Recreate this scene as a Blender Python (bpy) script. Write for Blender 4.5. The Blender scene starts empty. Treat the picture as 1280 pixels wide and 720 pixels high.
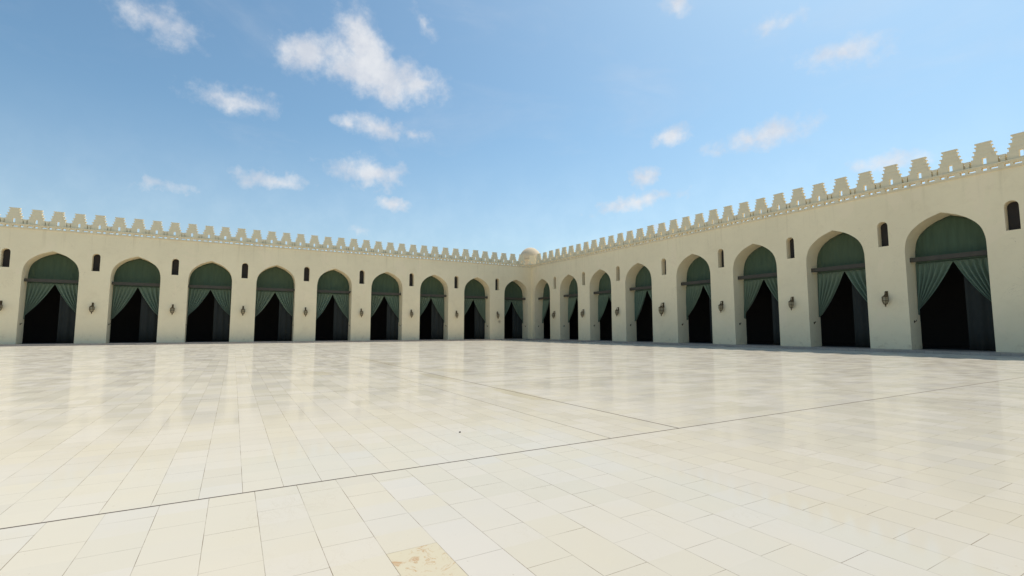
import bpy, bmesh, math, random
from mathutils import Vector, Matrix
random.seed(7)
R = math.radians
S = bpy.context.scene
COL = S.collection

# ------------------------------------------------------------------ measures (metres)
EYE = 1.34                       # camera height above the marble
STEP = 0.15                      # height of the walkway at the foot of the walls
AL = 0.5251                      # direction of the left arcade
CX, CY = 2.765, 67.54            # inner corner of the courtyard
CA, SA = math.cos(AL), math.sin(AL)
BAY = 6.0
THICK = 1.5
HW = 1.89                        # half width of an arch
APEX = 8.21
TOPW = 10.07
FRZ = 0.30
PITCH_A, PITCH_B = 1.435, 1.482
LEN_A, LEN_B = 79.0, 79.0

# ------------------------------------------------------------------ helpers
def link(o, parent=None):
    COL.objects.link(o)
    if parent is not None: o.parent = parent
    return o

def tag(o, label=None, cat=None, group=None, kind=None):
    if label: o['label'] = label
    if cat: o['category'] = cat
    if group: o['group'] = group
    if kind: o['kind'] = kind
    return o

def obj(name, bm, mat, parent=None, smooth=False, recalc=True):
    if recalc: bmesh.ops.recalc_face_normals(bm, faces=bm.faces)
    me = bpy.data.meshes.new(name)
    bm.to_mesh(me); bm.free()
    mats = mat if isinstance(mat, (list, tuple)) else [mat]
    for m in mats: me.materials.append(m)
    if smooth:
        for p in me.polygons: p.use_smooth = True
    return link(bpy.data.objects.new(name, me), parent)

def empty(name, loc, rz=0.0):
    o = bpy.data.objects.new(name, None)
    o.location = loc; o.rotation_euler = (0, 0, rz)
    return link(o)

def box(bm, x0, x1, y0, y1, z0, z1, mi=0):
    vs = [bm.verts.new((x, y, z)) for z in (z0, z1) for y in (y0, y1) for x in (x0, x1)]
    for f in ((0,2,3,1),(4,5,7,6),(0,1,5,4),(2,6,7,3),(0,4,6,2),(1,3,7,5)):
        fc = bm.faces.new([vs[i] for i in f]); fc.material_index = mi
    return vs

def prism(bm, pts, y0, y1, mi=0):
    """outline in x,z pulled from y0 to y1"""
    a = [bm.verts.new((x, y0, z)) for x, z in pts]
    b = [bm.verts.new((x, y1, z)) for x, z in pts]
    n = len(pts)
    fs = [bm.faces.new(a), bm.faces.new(list(reversed(b)))]
    for i in range(n):
        fs.append(bm.faces.new((a[i], b[i], b[(i+1) % n], a[(i+1) % n])))
    for f in fs: f.material_index = mi

def lathe(bm, prof, c=(0,0,0), seg=8, mi=0, rot=0.0, caps=True):
    rings = []
    for r, z in prof:
        rings.append([bm.verts.new((c[0]+r*math.cos(rot+2*math.pi*k/seg), c[1]+r*math.sin(rot+2*math.pi*k/seg), c[2]+z)) for k in range(seg)])
    for i in range(len(rings)-1):
        for k in range(seg):
            f = bm.faces.new((rings[i][k], rings[i][(k+1)%seg], rings[i+1][(k+1)%seg], rings[i+1][k])); f.material_index = mi
    if caps:
        for rg in (rings[0], rings[-1]):
            f = bm.faces.new(rg); f.material_index = mi

def tube(bm, pts, r, seg=6, mi=0):
    rings = []
    for i, p in enumerate(pts):
        p = Vector(p)
        d = (Vector(pts[min(i+1, len(pts)-1)]) - Vector(pts[max(i-1, 0)])).normalized()
        u = d.orthogonal().normalized(); v = d.cross(u)
        if i and u.dot(pu) < 0: u, v = -u, -v
        pu = u
        rings.append([bm.verts.new(p + r*(math.cos(2*math.pi*k/seg)*u + math.sin(2*math.pi*k/seg)*v)) for k in range(seg)])
    for i in range(len(rings)-1):
        for k in range(seg):
            f = bm.faces.new((rings[i][k], rings[i][(k+1)%seg], rings[i+1][(k+1)%seg], rings[i+1][k])); f.material_index = mi
    for rg in (rings[0], rings[-1]): bm.faces.new(rg)

# ------------------------------------------------------------------ node helpers
class NT:
    def __init__(s, nt): s.t = nt; s.n = nt.nodes; s.l = nt.links
    def new(s, t, **kw):
        n = s.n.new(t)
        for k, v in kw.items(): setattr(n, k, v)
        return n
    def put(s, sock, v):
        if hasattr(v, 'is_linked') or isinstance(v, bpy.types.NodeSocket): s.l.new(v, sock)
        elif v is not None: sock.default_value = v
    def m(s, op, a, b=None, c=None, clamp=False):
        n = s.new('ShaderNodeMath', operation=op, use_clamp=clamp)
        s.put(n.inputs[0], a)
        if b is not None: s.put(n.inputs[1], b)
        if c is not None: s.put(n.inputs[2], c)
        return n.outputs[0]
    def noise(s, vec, scale, detail=4, rough=.55, dist=0.0):
        n = s.new('ShaderNodeTexNoise'); s.put(n.inputs['Vector'], vec)
        n.inputs['Scale'].default_value = scale; n.inputs['Detail'].default_value = detail
        n.inputs['Roughness'].default_value = rough; n.inputs['Distortion'].default_value = dist
        return n.outputs['Fac']
    def ramp(s, f, lo, hi, a=0.0, b=1.0, smooth=True):
        n = s.new('ShaderNodeMapRange', interpolation_type='SMOOTHSTEP' if smooth else 'LINEAR')
        s.put(n.inputs[0], f); n.inputs[1].default_value = lo; n.inputs[2].default_value = hi
        n.inputs[3].default_value = a; n.inputs[4].default_value = b
        return n.outputs[0]
    def mix(s, f, a, b):
        n = s.new('ShaderNodeMix', data_type='RGBA')
        s.put(n.inputs[0], f); s.put(n.inputs[6], a if not isinstance(a, tuple) else (*a, 1)); s.put(n.inputs[7], b if not isinstance(b, tuple) else (*b, 1))
        return n.outputs[2]
    def scale(s, v, sc, loc=(0,0,0)):
        n = s.new('ShaderNodeMapping'); s.put(n.inputs[0], v)
        n.inputs['Scale'].default_value = sc; n.inputs['Location'].default_value = loc
        return n.outputs[0]
    def bump(s, h, st, dist=0.02, nrm=None):
        n = s.new('ShaderNodeBump'); n.inputs['Strength'].default_value = st; n.inputs['Distance'].default_value = dist
        s.put(n.inputs['Height'], h)
        if nrm is not None: s.put(n.inputs['Normal'], nrm)
        return n.outputs[0]

def material(name):
    m = bpy.data.materials.new(name); m.use_nodes = True
    t = NT(m.node_tree); b = t.n['Principled BSDF']
    co = t.new('ShaderNodeTexCoord').outputs['Object']
    return m, t, b, co

def simple(name, col, rough=.6, metal=0.0, var=.15, sc=6.0, bump=.1):
    m, t, b, co = material(name)
    f = t.noise(co, sc, 4)
    t.put(b.inputs['Base Color'], t.mix(f, tuple(c*(1-var) for c in col), tuple(min(1, c*(1+var)) for c in col)))
    b.inputs['Roughness'].default_value = rough; b.inputs['Metallic'].default_value = metal
    if bump: t.put(b.inputs['Normal'], t.bump(t.noise(co, sc*5, 3), bump, .01))
    return m

def plaster(name, base, streak=.12):
    m, t, b, co = material(name)
    big = t.noise(co, .22, 5, .6)
    mid = t.noise(co, 1.7, 6, .65)
    fine = t.noise(co, 14, 5, .7)
    c = t.mix(t.ramp(big, .3, .7), tuple(x*.955 for x in base), tuple(min(1, x*1.03) for x in base))
    c = t.mix(t.ramp(mid, .45, .75, 0, .22), c, (base[0]*.86, base[1]*.83, base[2]*.78))
    # rain streaks that hang from the top of the wall
    run = t.noise(t.scale(co, (2.2, 2.2, .09)), 1.0, 5, .7)
    sep = t.new('ShaderNodeSeparateXYZ'); t.put(sep.inputs[0], co)
    z = sep.outputs[2]
    hang = t.ramp(z, 7.6, 10.0)
    st = t.m('MULTIPLY', t.ramp(run, .52, .72), t.m('MULTIPLY', hang, streak*3))
    c = t.mix(st, c, (base[0]*.66, base[1]*.62, base[2]*.56))
    rep = t.ramp(t.noise(t.scale(co, (1, 1, .7), (9, 2, 5)), .45, 3, .5, .8), .60, .625, 0, .35, False)
    c = t.mix(rep, c, (min(1, base[0]*1.05), base[1]*1.02, base[2]*1.06))
    gr_ = t.ramp(t.noise(t.scale(co, (1, 1, 1), (3, 8, 1)), .6, 8, .72, .5), .53, .72, 0, .30)
    c = t.mix(gr_, c, (base[0]*.78, base[1]*.74, base[2]*.70))
    cv = t.noise(t.scale(co, (1, 1, 1), (7, 1, 3)), .9, 5, .6, 1.0)
    ck = t.m('MULTIPLY', t.ramp(t.m('ABSOLUTE', t.m('SUBTRACT', cv, .5)), 0, .0035, 1, 0), t.ramp(t.noise(co, .5, 2), .52, .62, 0, .5))
    c = t.mix(ck, c, (base[0]*.5, base[1]*.46, base[2]*.42))
    # damp, flaking patches near the foot
    foot = t.ramp(z, .05, 1.3, 1, 0)
    pt = t.m('MULTIPLY', t.ramp(t.noise(co, 2.3, 7, .7), .52, .66), foot)
    c = t.mix(t.m('MULTIPLY', pt, .6), c, (base[0]*.70, base[1]*.66, base[2]*.62))
    t.put(b.inputs['Base Color'], c)
    b.inputs['Roughness'].default_value = .92
    b.inputs['Specular IOR Level'].default_value = .2
    h = t.m('ADD', t.m('MULTIPLY', mid, .6), t.m('MULTIPLY', fine, .4))
    t.put(b.inputs['Normal'], t.bump(h, .35, .02))
    return m

M = {}
M['plaster'] = plaster('cream_plaster', (.88, .75, .51), .14)
M['stone'] = plaster('crest_stone', (.78, .68, .48), .10)
M['dome'] = plaster('dome_plaster', (.62, .52, .375), .03)
M['dark'] = simple('dim_interior', (.035, .03, .027), .9)  # near-black base colour stands in for deep shade in halls and niches
M['beam'] = simple('aged_wood', (.060, .052, .038), .7, 0, .35, 3)
M['brass'] = simple('aged_brass', (.11, .075, .035), .5, .6, .3, 20)
M['pebble'] = simple('dark_pebble', (.06, .05, .045), .8)
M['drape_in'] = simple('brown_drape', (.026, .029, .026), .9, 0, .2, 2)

def fabric(name, col):
    m, t, b, co = material(name)
    f = t.noise(t.scale(co, (5, 5, .5)), 1.2, 4)
    g = t.noise(co, .9, 3)
    c = t.mix(f, tuple(x*.65 for x in col), tuple(x*1.3 for x in col))  # upright streaks paint light and shade of folds into the cloth colour
    c = t.mix(t.ramp(g, .4, .7, 0, .25), c, (col[0]*1.35, col[1]*1.15, col[2]*1.05))
    oi = t.new('ShaderNodeObjectInfo').outputs['Random']
    c = t.mix(t.m('MULTIPLY', oi, .5), c, (col[0]*1.25, col[1]*1.0, col[2]*.85))
    c = t.mix(t.m('MULTIPLY', t.m('FRACT', t.m('MULTIPLY', oi, 5.3)), .35), c, (col[0]*.62, col[1]*.68, col[2]*.62))
    t.put(b.inputs['Base Color'], c)
    b.inputs['Roughness'].default_value = .85
    b.inputs['Sheen Weight'].default_value = .15
    wv = t.noise(t.scale(co, (60, 60, 60)), 1, 2)
    t.put(b.inputs['Normal'], t.bump(wv, .15, .005))
    return m
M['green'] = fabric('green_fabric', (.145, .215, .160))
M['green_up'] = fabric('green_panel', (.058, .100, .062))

m, t, b, co = material('lantern_glass')
t.put(b.inputs['Base Color'], t.mix(t.noise(co, 9, 3), (.26, .21, .12), (.36, .31, .2)))
b.inputs['Roughness'].default_value = .25
M['glass'] = m

# walkway stone at the foot of the walls
m, t, b, co = material('walkway_stone')
br = t.new('ShaderNodeTexBrick', offset=.5)
t.put(br.inputs['Vector'], co)
br.inputs['Color1'].default_value = (.33, .28, .235, 1); br.inputs['Color2'].default_value = (.41, .35, .30, 1)
br.inputs['Mortar'].default_value = (.15, .13, .11, 1)
br.inputs['Scale'].default_value = 1; br.inputs['Mortar Size'].default_value = .006
br.inputs['Brick Width'].default_value = .8; br.inputs['Row Height'].default_value = .4
t.put(b.inputs['Base Color'], t.mix(t.ramp(t.noise(co, 1.5, 6), .4, .7, 0, .5), br.outputs[0], (.33, .28, .24)))
b.inputs['Roughness'].default_value = .45
M['walk'] = m

# ------------------------------------------------------------------ marble floor
def marble():
    m = bpy.data.materials.new('pale_marble'); m.use_nodes = True
    t = NT(m.node_tree); t.n.remove(t.n['Principled BSDF']); out = t.n['Material Output']
    co = t.new('ShaderNodeTexCoord').outputs['Object']          # x = a, y = b
    sp = t.new('ShaderNodeSeparateXYZ'); t.put(sp.inputs[0], co)
    a, bb = sp.outputs[0], sp.outputs[1]
    # slightly wavering joints
    def brick(u, v, w, h, du, dv, seed):
        cb = t.new('ShaderNodeCombineXYZ')
        t.put(cb.inputs[0], t.m('ADD', u, du)); t.put(cb.inputs[1], t.m('ADD', v, dv))
        n = t.new('ShaderNodeTexBrick', offset=.5)
        t.put(n.inputs['Vector'], cb.outputs[0])
        n.inputs['Scale'].default_value = 1
        n.inputs['Brick Width'].default_value = w; n.inputs['Row Height'].default_value = h
        n.inputs['Mortar Size'].default_value = .0021; n.inputs['Mortar Smooth'].default_value = .1
        n.inputs['Bias'].default_value = 0
        n.inputs['Color1'].default_value = (0, 0, 0, 1); n.inputs['Color2'].default_value = (1, 1, 1, 1)
        n.inputs['Mortar'].default_value = (.5, .5, .5, 1)
        # a second random number per slab
        fl = t.new('ShaderNodeTexWhiteNoise', noise_dimensions='2D')
        row = t.m('FLOOR', t.m('DIVIDE', t.m('ADD', v, dv), h))
        sh = t.m('MULTIPLY', t.m('MODULO', t.m('ABSOLUTE', row), 2.0), .5)
        colm = t.m('FLOOR', t.m('ADD', t.m('DIVIDE', t.m('ADD', u, du), w), sh))
        c2 = t.new('ShaderNodeCombineXYZ'); t.put(c2.inputs[0], colm); t.put(c2.inputs[1], t.m('ADD', row, seed))
        t.put(fl.inputs['Vector'], c2.outputs[0])
        return n.outputs['Color'], n.outputs['Fac'], fl.outputs['Value']
    # near panel, middle panel (slabs along b), far panels (slabs along a)
    off = .57*100
    n1 = brick(bb, a, .57, .3207, -54.08+off, -35.40+.3207*200, 3)
    n2 = brick(bb, a, .61, .3075, -52.40+61.0, -30.90+.3075*200, 11)
    n3 = brick(a, bb, .61, .3075, 61.0, -52.40+.3075*300, 23)
    near = t.m('GREATER_THAN', bb, 52.40)
    far = t.m('LESS_THAN', a, 30.90)
    far = t.m('MULTIPLY', far, t.m('SUBTRACT', 1.0, near))
    def pick(i):
        def mx(f, x, y):
            n = t.new('ShaderNodeMix', data_type='FLOAT'); t.put(n.inputs[0], f); t.put(n.inputs[2], x); t.put(n.inputs[3], y); return n.outputs[0]
        return mx(far, mx(near, n2[i], n1[i]), n3[i])
    mort = pick(1); rnd = pick(2)
    # wide expansion joints
    def line(c, at, w):
        wob = t.m('MULTIPLY', t.m('SUBTRACT', t.noise(co, 3.0, 3), .5), .008)
        return t.m('LESS_THAN', t.m('ABSOLUTE', t.m('SUBTRACT', t.m('ADD', c, wob), at)), w)
    L1 = line(bb, 52.405, .0115)
    L2 = t.m('MULTIPLY', line(a, 30.905, .013), t.m('LESS_THAN', bb, 52.40))
    L3 = t.m('MULTIPLY', line(a, 32.13, .005), t.m('LESS_THAN', bb, 52.40))
    lines = t.m('MAXIMUM', t.m('MAXIMUM', L1, L2), L3)
    for at in (45.9, 39.4, 33.0, 26.5, 20.0, 13.5, 7.0):
        lines = t.m('MAXIMUM', lines, line(bb, at, .008))
    for at in (24.4, 17.9, 11.4, 43.5, 50.0):
        lines = t.m('MAXIMUM', lines, line(a, at, .007))
    # colours: warm cream slabs, pinkish white slabs, a few tan ones
    cream, white, tan = (.578, .522, .416), (.586, .532, .442), (.550, .490, .380)
    c = t.mix(t.ramp(rnd, .35, .62), cream, white)
    c = t.mix(t.m('MULTIPLY', t.m('GREATER_THAN', rnd, .94), .55), c, tan)
    cloud = t.noise(co, 1.3, 6, .6)
    c = t.mix(t.ramp(cloud, .42, .72, 0, .4), c, (.585, .52, .395))
    ve = t.noise(t.scale(co, (1.3, .7, 1)), 4.5, 8, .72, 1.2)
    vein = t.ramp(t.m('ABSOLUTE', t.m('SUBTRACT', ve, .5)), 0, .018, 1, 0)
    c = t.mix(t.m('MULTIPLY', vein, t.ramp(t.noise(co, .8, 3), .5, .7, 0, .26)), c, (.42, .34, .22))
    # large worn, dusty stains
    st = t.ramp(t.noise(co, .35, 7, .7, .4), .56, .74, 0, .25)
    c = t.mix(st, c, (.53, .48, .37))
    # hand-marked slabs: rusty veined slab, two pale slabs, ochre stains at the long joint
    def rect(a0, a1, b0, b1):
        f = t.m('MULTIPLY', t.m('GREATER_THAN', a, a0), t.m('LESS_THAN', a, a1))
        return t.m('MULTIPLY', f, t.m('MULTIPLY', t.m('GREATER_THAN', bb, b0), t.m('LESS_THAN', bb, b1)))
    pale = t.m('MAXIMUM', rect(34.76, 35.08, 53.82, 54.93), rect(34.76, 35.08, 52.7, 53.24))
    c = t.mix(t.m('MULTIPLY', pale, .85), c, (.592, .540, .462))
    rust = rect(35.08, 35.40, 54.08, 54.65)
    rn = t.noise(co, 9, 8, .75, 1.5)
    c = t.mix(t.m('MULTIPLY', rust, .8), c, (.57, .50, .35))
    c = t.mix(t.m('MULTIPLY', rust, t.ramp(rn, .50, .60, 0, .85)), c, (.46, .29, .15))
    def blob(a0, b0, ra, rb, k):
        d = t.m('ADD', t.m('POWER', t.m('DIVIDE', t.m('SUBTRACT', a, a0), ra), 2.0), t.m('POWER', t.m('DIVIDE', t.m('SUBTRACT', bb, b0), rb), 2.0))
        d = t.m('ADD', d, t.m('MULTIPLY', t.m('SUBTRACT', t.noise(co, 3, 5), .5), 2.2))
        return t.m('MULTIPLY', t.ramp(d, .4, 1.2, 1, 0), k)
    for a0, b0, ra, rb, k in ((31.0, 48.2, .22, 1.3, .6), (31.1, 44.0, .25, 1.5, .5), (30.9, 36.5, .35, 3.0, .5), (29.9, 42.0, .6, 1.0, .4), (24.0, 38.5, 2.4, .5, .35), (33.9, 41.0, .5, .8, .5)):
        c = t.mix(blob(a0, b0, ra, rb, k*.55), c, (.45, .37, .20))
    specks = t.ramp(t.noise(co, 38, 2, .5), .74, .79, 0, .5)
    c = t.mix(specks, c, (.30, .25, .18))
    chip = t.ramp(t.noise(co, 16, 5, .7), .64, .70, 0, .35)
    c = t.mix(t.m('MULTIPLY', chip, t.ramp(t.noise(co, 1.1, 4), .5, .65)), c, (.43, .35, .24))
    jc = t.ramp(t.noise(co, 2.2, 4, .6), .35, .65)
    c = t.mix(t.m('MULTIPLY', mort, t.m('ADD', .25, t.m('MULTIPLY', jc, .7))), c, (.19, .14, .09))
    c = t.mix(t.m('MULTIPLY', lines, .92), c, (.07, .055, .045))
    h = t.m('SUBTRACT', t.m('ADD', t.m('MULTIPLY', rnd, .12), t.m('MULTIPLY', cloud, .3)), t.m('MAXIMUM', t.m('MULTIPLY', mort, .5), lines))
    nrm = t.bump(h, .12, .004)
    # slabs lie a hair off level, which breaks the far reflections up into streaks
    tl = t.new('ShaderNodeVectorMath', operation='ADD')
    g = t.new('ShaderNodeNewGeometry')
    wn = t.new('ShaderNodeCombineXYZ')
    t.put(wn.inputs[0], t.m('MULTIPLY', t.m('SUBTRACT', rnd, .5), .0008)); t.put(wn.inputs[1], t.m('MULTIPLY', t.m('SUBTRACT', t.m('FRACT', t.m('MULTIPLY', rnd, 7.3)), .5), .0014))
    t.put(tl.inputs[0], g.outputs['Normal']); t.put(tl.inputs[1], wn.outputs[0])
    dif = t.new('ShaderNodeBsdfDiffuse'); t.put(dif.inputs['Color'], c); t.put(dif.inputs['Normal'], nrm); dif.inputs['Roughness'].default_value = .3
    gl = t.new('ShaderNodeBsdfGlossy'); gl.inputs['Color'].default_value = (.97, .95, .91, 1)
    t.put(gl.inputs['Normal'], tl.outputs[0])
    wear = t.noise(t.scale(co, (1, 1, 1)), .5, 5, .6)
    t.put(gl.inputs['Roughness'], t.m('ADD', t.ramp(wear, .35, .7, .05, .12), t.m('MULTIPLY', rnd, .03)))
    fr = t.new('ShaderNodeFresnel'); fr.inputs['IOR'].default_value = 1.45
    polish = t.m('MULTIPLY', t.ramp(wear, .35, .68, .50, .34), t.m('ADD', .75, t.m('MULTIPLY', t.m('FRACT', t.m('MULTIPLY', rnd, 5.7)), .5)))
    fac = t.m('MULTIPLY', fr.outputs[0], t.m('MULTIPLY', polish, t.m('SUBTRACT', 1.0, t.m('MULTIPLY', lines, .9))))
    mx = t.new('ShaderNodeMixShader'); t.put(mx.inputs[0], fac); t.put(mx.inputs[1], dif.outputs[0]); t.put(mx.inputs[2], gl.outputs[0])
    t.put(out.inputs['Surface'], mx.outputs[0])
    return m
M['marble'] = marble()
M['sand'] = simple('sandy_ground', (.42, .36, .27), .95, 0, .1, .3)

# ------------------------------------------------------------------ frames of the two walls
# left arcade: local x runs from the corner to the left, y points into the courtyard
ROT_A = math.atan2(-SA, -CA)
ROT_B = math.atan2(CA, -SA)      # local x = -(distance from corner) for the right arcade
def W(aa, b):                    # floor frame (a, b) -> world
    return Vector((CX - aa*CA + b*SA, CY - aa*SA - b*CA, 0))

# floor: one sheet in the a, b frame: x = a, y = b
bm = bmesh.new()
vs = [bm.verts.new(p) for p in ((-1.45, -1.45, 0), (110, -1.45, 0), (110, 110, 0), (-1.45, 110, 0))]
bm.faces.new(vs)
fl = obj('courtyard_floor', bm, M['marble'])
fl.location = (CX, CY, 0); fl.rotation_euler = (0, 0, ROT_A)
fl.data.flip_normals() if fl.data.polygons[0].normal.z < 0 else None
tag(fl, 'polished cream marble slabs paving the courtyard', kind='structure')
bm = bmesh.new()
vs = [bm.verts.new(p) for p in ((-900, -900, -.02), (900, -900, -.02), (900, 900, -.02), (-900, 900, -.02))]
bm.faces.new(vs)
gr = obj('ground', bm, M['sand']); tag(gr, 'sandy ground around the courtyard', kind='structure')

# walkway step, L shaped
SW = 1.35
bm = bmesh.new()
box(bm, -1.45, LEN_A, -1.45, SW, .004, STEP)
box(bm, -1.45, SW, SW + .004, LEN_B, .004, STEP)
wk = obj('pavement_step', bm, M['walk']); wk.location = (CX, CY, 0); wk.rotation_euler = (0, 0, ROT_A)
tag(wk, 'low grey stone step running along the foot of both arcades', kind='structure')

# ------------------------------------------------------------------ arch outline
def hermite(pts, n):
    """smooth curve through (z, x) knots, monotone"""
    P = pts; out = []
    for i in range(len(P)-1):
        p0 = P[max(i-1, 0)]; p1 = P[i]; p2 = P[i+1]; p3 = P[min(i+2, len(P)-1)]
        for k in range(n):
            u = k/n
            out.append(tuple(.5*((2*p1[j]) + (-p0[j]+p2[j])*u + (2*p0[j]-5*p1[j]+4*p2[j]-p3[j])*u*u + (-p0[j]+3*p1[j]-3*p2[j]+p3[j])*u**3) for j in (0, 1)))
    out.append(P[-1]); return out
HALF = hermite([(HW, 5.9), (1.865, 6.42), (1.72, 6.98), (1.40, 7.44), (.80, 7.89), (0, APEX)], 5)   # right half, bottom up
def arch_z(x):
    x = abs(x)
    for (x1, z1), (x2, z2) in zip(HALF, HALF[1:]):
        if x2 <= x <= x1 and x1 != x2: return z1 + (z2-z1)*(x1-x)/(x1-x2)
    return HALF[0][1]
def win_outline(xc, z0=6.60, z1=8.22, r=.29):
    pts = [(xc-r, z0), (xc+r, z0)]
    for k in range(9):
        an = math.pi*k/8
        pts.append((xc+r*math.cos(an), z1-r+r*math.sin(an)))
    return pts

def build_wall(name, arches, windows, length, sg, start, parent):
    out = [(start, 0)]
    for c in arches:
        out.append((c-HW, 0))
        L = [(c-x, z) for x, z in HALF]
        out += L
        out += [(c+x, z) for x, z in reversed(HALF[:-1])]
        out.append((c+HW, 0))
    out += [(length, 0), (length, TOPW), (start, TOPW)]
    bm = bmesh.new()
    def loop(pts):
        v = [bm.verts.new((sg*x, 0, z)) for x, z in pts]
        return [bm.edges.new((v[i], v[(i+1) % len(v)])) for i in range(len(v))]
    es = loop(out)
    for w in windows: es += loop(win_outline(w))
    bmesh.ops.triangle_fill(bm, use_beauty=True, edges=es)
    r = bmesh.ops.extrude_face_region(bm, geom=bm.faces[:])
    bmesh.ops.translate(bm, vec=(0, -THICK, 0), verts=[e for e in r['geom'] if isinstance(e, bmesh.types.BMVert)])
    return obj(name, bm, M['plaster'], parent)

# ------------------------------------------------------------------ crest
def merlon_mesh(k):
    """stepped battlement with a slit, from stacked tiers with thin lips"""
    bm = bmesh.new()
    rr = random.Random(k)
    D0, D1 = -.25, -.03
    j = lambda: rr.uniform(-.012, .012)
    # body with slit: left block, right block, lintel, sill
    b0 = .57
    box(bm, -b0, -.095, D0, D1, 0, .46); box(bm, .095, b0, D0, D1, 0, .46)
    box(bm, -.094, .094, D0+.01, D1-.01, 0, .10)
    z = .462
    for hw, h in ((.47, .235), (.40, .235), (.33, .235)):
        a = j()
        box(bm, -hw+a, hw+a, D0+.01, D1-.01, z, z+h-.055)
        box(bm, -hw-.06+a, hw+.06+a, D0, D1, z+h-.053, z+h-.002)
        z += h
    box(bm, -.29, .29, D0+.01, D1-.01, z, z+.13)
    box(bm, -.36, .36, D0-.01, D1+.01, z+.132, z+.20)
    return bm
def stub_mesh():
    bm = bmesh.new()
    box(bm, -.09, .09, -.28, -.05, 0, .17)
    box(bm, -.235, .235, -.20, -.15, .001, .27)
    box(bm, -.10, .10, -.27, -.04, .172, .30)
    box(bm, -.135, .135, -.28, -.03, .302, .42)
    return bm
MER = []
for k in range(4):
    o = obj('merlon', merlon_mesh(k), M['stone']); COL.objects.unlink(o); MER.append(o.data)
o = obj('small_merlon', stub_mesh(), M['stone']); COL.objects.unlink(o); STUB = o.data

def frieze(parent, sg, x0, x1, per=.93):
    """pierced band: square holes alternate with long low slots"""
    bm = bmesh.new()
    Y0, Y1 = -.22, .07
    z0, z1, z2, z3 = TOPW+.002, TOPW+.07, TOPW+.24, TOPW+FRZ
    def bx(a, b, c, d, ya=Y0, yb=Y1):
        box(bm, min(sg*a, sg*b), max(sg*a, sg*b), ya, yb, c, d)
    bx(x0, x1, z0, z1); bx(x0, x1, z2, z3)
    x = x0
    n = int((x1-x0)/per)
    for i in range(n+1):
        xs = x0 + i*per
        e = min(xs+per, x1)
        if e - xs < per*.98: bx(xs, e, z1, z2, Y0+.01, Y1-.012); break
        # solid | square hole | solid | slot | (next)
        bx(xs, xs+.13, z1, z2, Y0+.01, Y1-.012)
        bx(xs+.35, xs+.48, z1, z2, Y0+.01, Y1-.012)
        bx(xs+.81, xs+.93, z1, z2, Y0+.01, Y1-.012)
        bx(xs+.482, xs+.808, z1, z1+.03, Y0+.02, Y1-.02)
        bx(xs+.482, xs+.808, z2-.03, z2, Y0+.02, Y1-.02)
    f = obj('frieze', bm, M['stone'], parent)
    bm = bmesh.new()
    bx2 = (min(sg*x0, sg*x1), max(sg*x0, sg*x1))
    box(bm, *bx2, -.37, .11, TOPW+FRZ+.002, TOPW+FRZ+.075)
    obj('coping', bm, M['stone'], parent)
    bm = bmesh.new()
    box(bm, *bx2, .002, .045, TOPW-.06, TOPW-.002)
    obj('string_course', bm, M['stone'], parent)

def arcade(name, label, rot, sg, arches, windows, length, start, m0, pitch, nm):
    root = empty(name, (CX, CY, STEP), rot)
    tag(root, label, 'arcade')
    wall = build_wall('wall', arches, windows, length, sg, start, root)
    frieze(wall, sg, start, length)
    zc = TOPW+FRZ+.077
    for i in range(nm):
        d = m0 + i*pitch
        o = link(bpy.data.objects.new('merlon', MER[(i*7+i//3) % 4]), wall); o.location = (sg*d, 0, zc); o.rotation_euler = (0, 0, random.uniform(-.02, .02)); o.scale = (random.uniform(.98, 1.03), 1, random.uniform(.975, 1.02))
        if i:
            s = link(bpy.data.objects.new('small_merlon', STUB), wall); s.location = (sg*(d-pitch/2), 0, zc)
    # tie beams across each arch, with the pale cord of the curtain along them
    for c in arches:
        bm = bmesh.new()
        box(bm, sg*c-HW-.0, sg*c+HW+.0, -.86, -.60, 5.47, 5.74)
        obj('tie_beam', bm, M['beam'], root)
        # iron cleat on the inner jamb
        for s in (-1, 1):
            bm = bmesh.new()
            x = sg*c + s*(HW-.002)
            tube(bm, [(x, -.62, 1.72), (x-s*.10, -.62, 1.74), (x-s*.12, -.62, 1.84)], .022)
            box(bm, min(x, x-s*.02), max(x, x-s*.02), -.68, -.56, 1.64, 1.80)
            obj('hook', bm, M['brass'], root)
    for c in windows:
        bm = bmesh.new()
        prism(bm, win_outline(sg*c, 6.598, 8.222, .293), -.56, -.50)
        obj('window_dark_panel', bm, M['dark'], root)  # added near-black panel, stands in for the shade inside the window
    # hall behind the arches
    xa, xb = sorted((sg*(start if sg < 0 else -9.6), sg*length))
    if sg < 0: xb = THICK
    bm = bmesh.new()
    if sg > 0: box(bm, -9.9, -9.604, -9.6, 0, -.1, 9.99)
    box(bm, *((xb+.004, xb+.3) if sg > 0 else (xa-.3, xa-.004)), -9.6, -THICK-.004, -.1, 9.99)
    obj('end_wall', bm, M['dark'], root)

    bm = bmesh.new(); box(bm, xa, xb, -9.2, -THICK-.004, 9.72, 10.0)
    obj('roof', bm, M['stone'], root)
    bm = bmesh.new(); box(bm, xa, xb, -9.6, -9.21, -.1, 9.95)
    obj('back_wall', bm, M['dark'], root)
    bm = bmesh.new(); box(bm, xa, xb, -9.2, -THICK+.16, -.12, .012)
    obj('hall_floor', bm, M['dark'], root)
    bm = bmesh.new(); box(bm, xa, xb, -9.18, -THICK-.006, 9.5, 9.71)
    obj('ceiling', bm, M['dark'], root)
    return root

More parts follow.
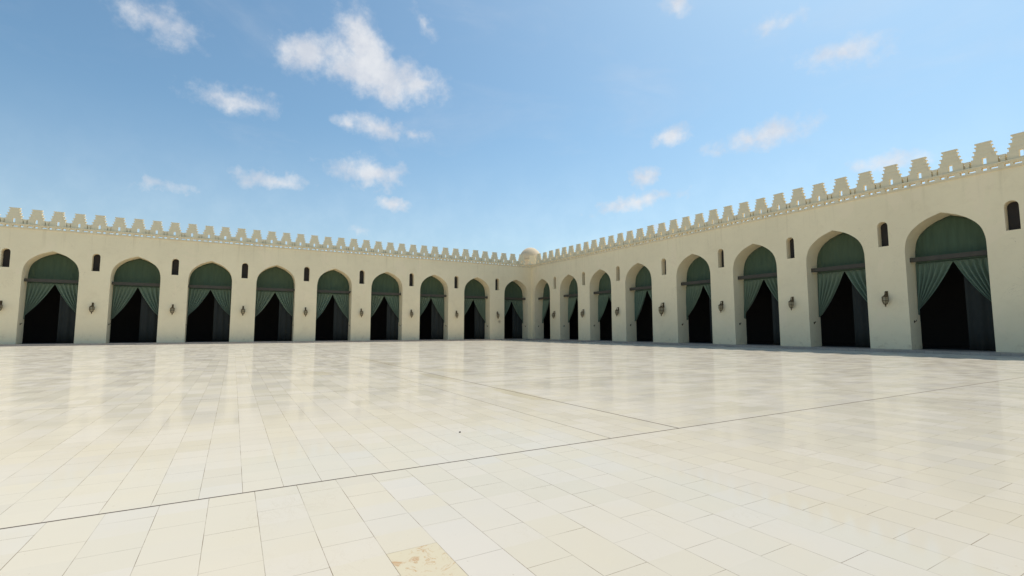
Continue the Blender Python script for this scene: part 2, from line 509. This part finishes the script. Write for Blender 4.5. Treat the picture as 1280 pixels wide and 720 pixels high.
A0, B0 = .4198*BAY, .4491*BAY
arA = [A0 + BAY*k for k in range(13)]
wiA = [A0 + BAY*(k+.5) for k in range(12)]
arB = [B0 + BAY*k for k in range(4)] + [B0 + BAY*(4.15+k) for k in range(8)]
wiB = [B0 + BAY*(k+.5) for k in range(3)] + [B0 + BAY*3.585] + [B0 + BAY*(4.65+k) for k in range(7)]
LA, LB = arA[-1]+2.6, arB[-1]+2.6
ra = arcade('arcade', 'long cream arcade on the left with stepped battlements, facing the viewer', ROT_A, 1, arA, wiA, LA, -THICK, 3.0-PITCH_A, PITCH_A, 53)
rb = arcade('arcade', 'long cream arcade on the right with stepped battlements, receding to the corner', ROT_B, -1, arB, wiB, LB, 0.0, 3.22-PITCH_B, PITCH_B, 51)
# corner merlon, crowning the angle of the two walls
o = link(bpy.data.objects.new('corner_merlon', MER[1]), ra.children[0]); o.location = (-.12, .02, TOPW+FRZ+.077); o.rotation_euler = (0, 0, R(-45)); o.scale = (1.1, 1, 1)

# ------------------------------------------------------------------ curtains
def grid_mesh(fn, nu, nv):
    bm = bmesh.new()
    g = [[bm.verts.new(fn(i/nu, j/nv)) for j in range(nv+1)] for i in range(nu+1)]
    for i in range(nu):
        for j in range(nv):
            bm.faces.new((g[i][j], g[i+1][j], g[i+1][j+1], g[i][j+1]))
    return bm
YC = -THICK + .06
def solidify(o, th=.008):
    md = o.modifiers.new('thickness', 'SOLIDIFY'); md.thickness = th; md.offset = 0

def upper_panel(k):
    rr = random.Random(k); ph = rr.uniform(0, 6); ph2 = rr.uniform(0, 6)
    def fn(u, v):
        x = -HW+.006 + (2*HW-.012)*u
        z1 = arch_z(x) - .004
        z = 5.36 + (z1-5.36)*v
        y = YC + .025*math.sin(x*5.5+ph)*(1-v) + .035*math.sin(x*1.8+ph2+v*1.5) + .012*math.sin(x*13+v*4+ph)
        return (x, y, z)
    return grid_mesh(fn, 60, 14)
INNER = [(0, 5.36), (.10, 5.16), (.34, 4.66), (.74, 3.96), (1.14, 3.34), (1.50, 2.90), (1.76, 2.62), (1.865, 2.50)]
INC = hermite(INNER, 4)
def along(c, t_):
    f = t_*(len(c)-1); i = min(int(f), len(c)-2); f -= i
    return tuple(c[i][j]*(1-f)+c[i+1][j]*f for j in (0, 1))
def drape(side, k):
    rr = random.Random(k*3+side); ph = rr.uniform(0, 6); wx = rr.uniform(.88, 1.07); nf = rr.uniform(4.6, 6.2); sag = rr.uniform(-.22, .18)
    def fn(u, v):
        # u 0 = inner edge, 1 = jamb; v 0 = top, 1 = tie point
        ix, iz = along(INC, v)
        ix = min(ix*wx, 1.865) if v < .98 else 1.865
        iz = iz + sag*v
        ox, oz = 1.872, 5.36 - (5.36-2.15)*v
        e = u**.9
        x = ix*(1-e) + ox*e
        z = iz*(1-e) + oz*e
        am = .14*(1-.25*v)
        y = YC + .10 + am*math.sin(u*nf*2*math.pi + ph + .8*v) * (.35+.65*min(1, v*3+.15)) + .02*math.sin(u*23+ph)*v
        return (side*x, y, z)
    return grid_mesh(fn, 56, 34)
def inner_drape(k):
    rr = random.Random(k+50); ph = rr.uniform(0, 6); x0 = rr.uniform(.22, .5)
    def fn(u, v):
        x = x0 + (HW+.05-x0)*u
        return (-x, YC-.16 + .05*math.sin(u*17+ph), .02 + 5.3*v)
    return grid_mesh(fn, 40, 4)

UP = []; DL = []; DR = []; IN = []
def bank(bm, name, mat):
    bmesh.ops.recalc_face_normals(bm, faces=bm.faces)
    me = bpy.data.meshes.new(name); bm.to_mesh(me); bm.free(); me.materials.append(mat)
    for p in me.polygons: p.use_smooth = True
    return me
for k in range(7):
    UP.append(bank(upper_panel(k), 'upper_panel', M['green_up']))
    DL.append(bank(drape(-1, k), 'drape', M['green']))
    DR.append(bank(drape(1, k), 'drape', M['green']))
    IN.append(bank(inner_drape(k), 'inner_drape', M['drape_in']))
ORD = ['first', 'second', 'third', 'fourth', 'fifth', 'sixth', 'seventh', 'eighth', 'ninth', 'tenth', 'eleventh', 'twelfth', 'thirteenth']

def place(root, frame_rot, sg, d):
    v = Vector((CX, CY, STEP)) + Matrix.Rotation(frame_rot, 3, 'Z') @ Vector((sg*d, 0, 0))
    root.location = v; root.rotation_euler = (0, 0, frame_rot)

def curtain(rot, sg, d, k, label):
    r = empty('curtain', (0, 0, 0)); place(r, rot, sg, d)
    tag(r, label, 'curtain', 'green curtains hung in the arches')
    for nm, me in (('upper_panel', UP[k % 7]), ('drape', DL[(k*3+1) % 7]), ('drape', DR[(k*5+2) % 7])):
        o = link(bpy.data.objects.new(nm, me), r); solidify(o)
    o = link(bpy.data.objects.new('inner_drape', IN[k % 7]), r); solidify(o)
    bm = bmesh.new(); tube(bm, [(-HW+.002, YC+.06, 5.37), (HW-.002, YC+.06, 5.37)], .03)
    obj('rail', bm, M['green'], r)
    return r
for i, d in enumerate(arA):
    if i > 11: continue
    lab = ('green curtain in the left arcade arch next to the courtyard corner' if i == 0 else
           'tied-back green curtain in the %s arch of the left arcade from the corner' % ORD[i])
    curtain(ROT_A, 1, d, i, lab)
for i, d in enumerate(arB[:8]):
    lab = ('narrow-looking green curtain in the right arcade arch next to the corner' if i == 0 else
           'tied-back green curtain in the %s arch of the right arcade from the corner' % ORD[i])
    curtain(ROT_B, -1, d, i+1, lab)

# ------------------------------------------------------------------ lanterns
def lantern(k=0):
    r = empty('wall_lantern', (0, 0, 0))
    bm = bmesh.new()
    box(bm, -.07, .07, .002, .03, .24, .62)
    tube(bm, [(0, .03, .46), (0, .12, .56), (0, .22, .58), (0, .27, .52), (0, .27, .44)], .018)
    tube(bm, [(0, .03, .30), (0, .10, .36), (0, .18, .44), (0, .24, .46)], .012)
    obj('bracket', bm, M['brass'], r)
    bm = bmesh.new(); lathe(bm, [(.012, .44), (.035, .42), (.03, .385), (.075, .33), (.185, .245), (.205, .235), (.20, .215)], (0, .27, 0), 6)
    obj('cap', bm, M['brass'], r)
    bm = bmesh.new(); lathe(bm, [(.165, .214), (.175, 0), (.105, -.20)], (0, .27, 0), 6)
    obj('glass_body', bm, M['glass'], r)
    bm = bmesh.new()
    for q in range(6):
        an = 2*math.pi*q/6
        p = lambda rad, z: (rad*math.cos(an), .27+rad*math.sin(an), z)
        tube(bm, [p(.172, .214), p(.182, 0), p(.112, -.20)], .015, 5)
    lathe(bm, [(.186, .02), (.194, .01), (.194, -.01), (.184, -.02)], (0, .27, 0), 6)
    for q in range(6):      # cross bars of the panes
        a1, a2 = 2*math.pi*q/6, 2*math.pi*(q+1)/6
        for z, rad in ((.11, .178),):
            tube(bm, [(rad*math.cos(a1), .27+rad*math.sin(a1), z), (rad*math.cos(a2), .27+rad*math.sin(a2), z)], .009, 4)
    obj('frame', bm, M['brass'], r)
    bm = bmesh.new(); lathe(bm, [(.12, -.20), (.12, -.225), (.05, -.27), (.035, -.31), (.055, -.34), (.02, -.385), (.006, -.43)], (0, .27, 0), 6)
    obj('finial', bm, M['brass'], r)
    return r
proto = lantern()
first = True
def put_lantern(rot, sg, d, label, sc=1.0):
    global first
    if first: o = proto; first = False
    else:
        o = proto.copy(); COL.objects.link(o)
        for c in proto.children:
            cc = c.copy(); COL.objects.link(cc); cc.parent = o
    place(o, rot, sg, d); o.location.z += 3.08
    o.scale = (sc,)*3
    tag(o, label, 'lantern', 'brass lanterns on the piers between arches')
for i, d in enumerate(wiA):
    if i > 10: continue
    put_lantern(ROT_A, 1, d, ('brass wall lantern above the tan star on the left arcade' if i == 0 else 'brass wall lantern on the %s pier of the left arcade from the corner' % ORD[i]))
for i, d in enumerate(wiB[:7]):
    if i == 3: put_lantern(ROT_B, -1, d-.15, 'largest dark brass lantern on the wide plain pier of the right arcade', 1.3)
    else: put_lantern(ROT_B, -1, d, 'brass wall lantern on the %s pier of the right arcade from the corner' % ORD[i])

# small star-shaped mark, built as a thin tan plate, under the first left lantern
bm = bmesh.new()
pts = []
for q in range(16):
    an = math.pi*q/8; rad = (.34, .10)[q % 2]*(1 if q % 4 else 1.15)
    pts.append((rad*math.sin(an), rad*math.cos(an)))
prism(bm, pts, .002, .014)
st = obj('wall_star', bm, simple('tan_star_mark', (.50, .40, .26), .9)); place(st, ROT_A, 1, wiA[0]-.35); st.location.z += 2.35
tag(st, 'faint tan star shape on the pier nearest the corner, below the lantern', 'wall ornament')

# ------------------------------------------------------------------ dome over the corner hall
dm = empty('dome', W(-2.3, -3.9) + Vector((0, 0, STEP+10.0)))
tag(dm, 'small plain plaster dome rising behind the corner battlements', 'dome')
bm = bmesh.new(); lathe(bm, [(1.78, 0), (1.78, 1.55), (1.84, 1.58), (1.84, 1.72), (1.72, 1.74)], seg=48)
obj('drum', bm, M['dome'], dm, smooth=False)
bm = bmesh.new()
prof = [(1.70*math.cos(a_), 1.74+1.98*math.sin(a_)) for a_ in [math.pi/2*k/20 for k in range(20)]] + [(.01, 1.74+1.99)]
lathe(bm, prof, seg=64)
obj('shell', bm, M['dome'], dm, smooth=True)

# ------------------------------------------------------------------ pebble on the floor
bm = bmesh.new(); bmesh.ops.create_icosphere(bm, subdivisions=2, radius=.014)
rr = random.Random(3)
for v in bm.verts: v.co *= rr.uniform(.8, 1.15); v.co.z *= .6
pb = obj('pebble', bm, M['pebble'], smooth=True); pb.location = W(33.62, 51.15) + Vector((0, 0, .007))
tag(pb, 'tiny dark pebble lying on the pale marble before the long joint', 'pebble')

# ------------------------------------------------------------------ sun and sky
EL = R(60)
hz = Vector((CA*1.0 - SA*.22, SA*1.0 + CA*.22, 0)).normalized()
sd = Vector((hz.x*math.cos(EL), hz.y*math.cos(EL), math.sin(EL)))
ld = bpy.data.lights.new('sun', 'SUN'); ld.energy = 3.85; ld.angle = R(.55); ld.color = (1.0, .925, .825)
lo = link(bpy.data.objects.new('sun', ld)); lo.rotation_euler = sd.to_track_quat('Z', 'Y').to_euler()
w = bpy.data.worlds.new('World'); S.world = w; w.use_nodes = True
t = NT(w.node_tree); bg = t.n['Background']
sky = t.new('ShaderNodeTexSky', sky_type='NISHITA', sun_disc=False)
sky.sun_elevation = EL; sky.sun_rotation = math.atan2(hz.x, hz.y)
sky.air_density = 1.0; sky.dust_density = 1.2; sky.ozone_density = .7; sky.altitude = 20
bg.inputs['Strength'].default_value = .14
dirv = t.new('ShaderNodeTexCoord').outputs['Generated']
sp = t.new('ShaderNodeSeparateXYZ'); t.put(sp.inputs[0], dirv)
az = t.m('MULTIPLY', t.m('ARCTAN2', sp.outputs[0], sp.outputs[1]), 57.29578)
el = t.m('MULTIPLY', t.m('ARCSINE', sp.outputs[2]), 57.29578)
# cloud banks: azimuth, elevation, half width, half height, tilt (degrees), density
CL = [(-18.2, 30.8, 3.8, 2.6, -30, 1.0), (-16.8, 28.2, 7.6, 2.3, -8, 1.1), (-11.8, 27.4, 2.6, 1.1, 4, .9), (-10.9, 33.6, 1.8, .8, -35, .5),
      (-15.8, 22.8, 3.2, 1.4, 0, .8), (-11.6, 22.3, 2.0, 1.0, 0, .6), (-19.5, 23.0, 1.6, 1.0, 0, .7), (-17.0, 17.6, 4.6, 1.7, -4, .8), (-13.7, 14.5, 2.6, .8, -3, .8), (-18.4, 11.4, 2.2, .9, 0, .5),
      (19.2, 21.6, 2.0, 1.1, 0, .9), (15.9, 17.4, 1.7, 1.1, 12, .75), (14.8, 14.8, 6.4, .9, 6, .75), (18.0, 11.9, 4.5, .8, 6, .45), (20.2, 34.5, 2.2, 1.4, 0, .6),
      (-24, 29, 4.0, 1.8, 5, .9), (-31, 23, 4.5, 1.3, 0, .7), (-27, 16, 4.0, 1.1, 0, .7), (-36, 14, 4.0, 1.0, 3, .6), (-38, 28, 4.0, 1.6, 0, .6),
      (28, 20, 5.0, 1.3, 4, .75), (36, 26, 4.0, 1.3, -5, .6), (30, 30, 3.0, 1.0, 10, .5), (39, 15.5, 4.5, 1.0, 0, .6)]
wx = t.m('MULTIPLY', t.m('SUBTRACT', t.noise(dirv, 14, 5, .6), .5), 4.2)
wy = t.m('MULTIPLY', t.m('SUBTRACT', t.noise(t.scale(dirv, (1, 1, 1), (3, 5, 7)), 15, 5, .6), .5), 2.6)
azw, elw = t.m('ADD', az, wx), t.m('ADD', el, wy)
tot = None
for a0, e0, ra_, re_, tl, dn in CL:
    da = t.m('SUBTRACT', azw, a0); de = t.m('SUBTRACT', elw, e0)
    c_, s_ = math.cos(R(tl)), math.sin(R(tl))
    u = t.m('ADD', t.m('MULTIPLY', da, c_/ra_), t.m('MULTIPLY', de, s_/ra_))
    v = t.m('ADD', t.m('MULTIPLY', da, -s_/re_), t.m('MULTIPLY', de, c_/re_))
    d = t.m('SQRT', t.m('ADD', t.m('MULTIPLY', u, u), t.m('MULTIPLY', v, v)))
    k = t.m('MULTIPLY', t.m('SUBTRACT', 1.42, d), dn)
    tot = k if tot is None else t.m('MAXIMUM', tot, k)
tot = t.m('ADD', tot, t.m('MULTIPLY', t.m('SUBTRACT', t.noise(dirv, 34, 7, .62), .5), 1.5))
cov = t.ramp(tot, .05, 1.2)
veil = t.m('MULTIPLY', t.ramp(t.noise(t.scale(dirv, (1.2, 1.2, 3.2), (1, 4, 2)), 3.0, 7, .6, .6), .45, .85), .18)
cov = t.m('MAXIMUM', t.m('MULTIPLY', cov, .84), veil)
low = t.ramp(el, 4, 24, .30, 0)
cov = t.m('MAXIMUM', cov, low)
shade = t.ramp(t.noise(dirv, 20, 5, .6), .35, .7)
ccol = t.mix(shade, (4.1, 4.25, 4.6), (5.2, 5.2, 5.25))
tint = t.new('ShaderNodeMix', data_type='RGBA', blend_type='MULTIPLY'); tint.inputs[0].default_value = 1
t.put(tint.inputs[6], sky.outputs[0]); tint.inputs[7].default_value = (.69, .87, .86, 1)
t.put(bg.inputs['Color'], t.mix(cov, tint.outputs[2], ccol))

# ------------------------------------------------------------------ camera
cd = bpy.data.cameras.new('camera'); cam = link(bpy.data.objects.new('camera', cd))
cam.location = (0, 0, EYE); cam.rotation_euler = (R(90)+.088, 0, 0)
cd.sensor_width = 36; cd.lens = 36*597.76/1280
cd.clip_end = 4000; cd.clip_start = .05
S.camera = cam
S.render.resolution_x, S.render.resolution_y = 1024, 576
vs_ = S.view_settings
vs_.view_transform = 'Standard'; vs_.look = 'None'; vs_.gamma = 1; vs_.use_curve_mapping = False
vs_.exposure = .27
S.cycles.max_bounces = 8; S.cycles.diffuse_bounces = 5
S.cycles.use_denoising = True
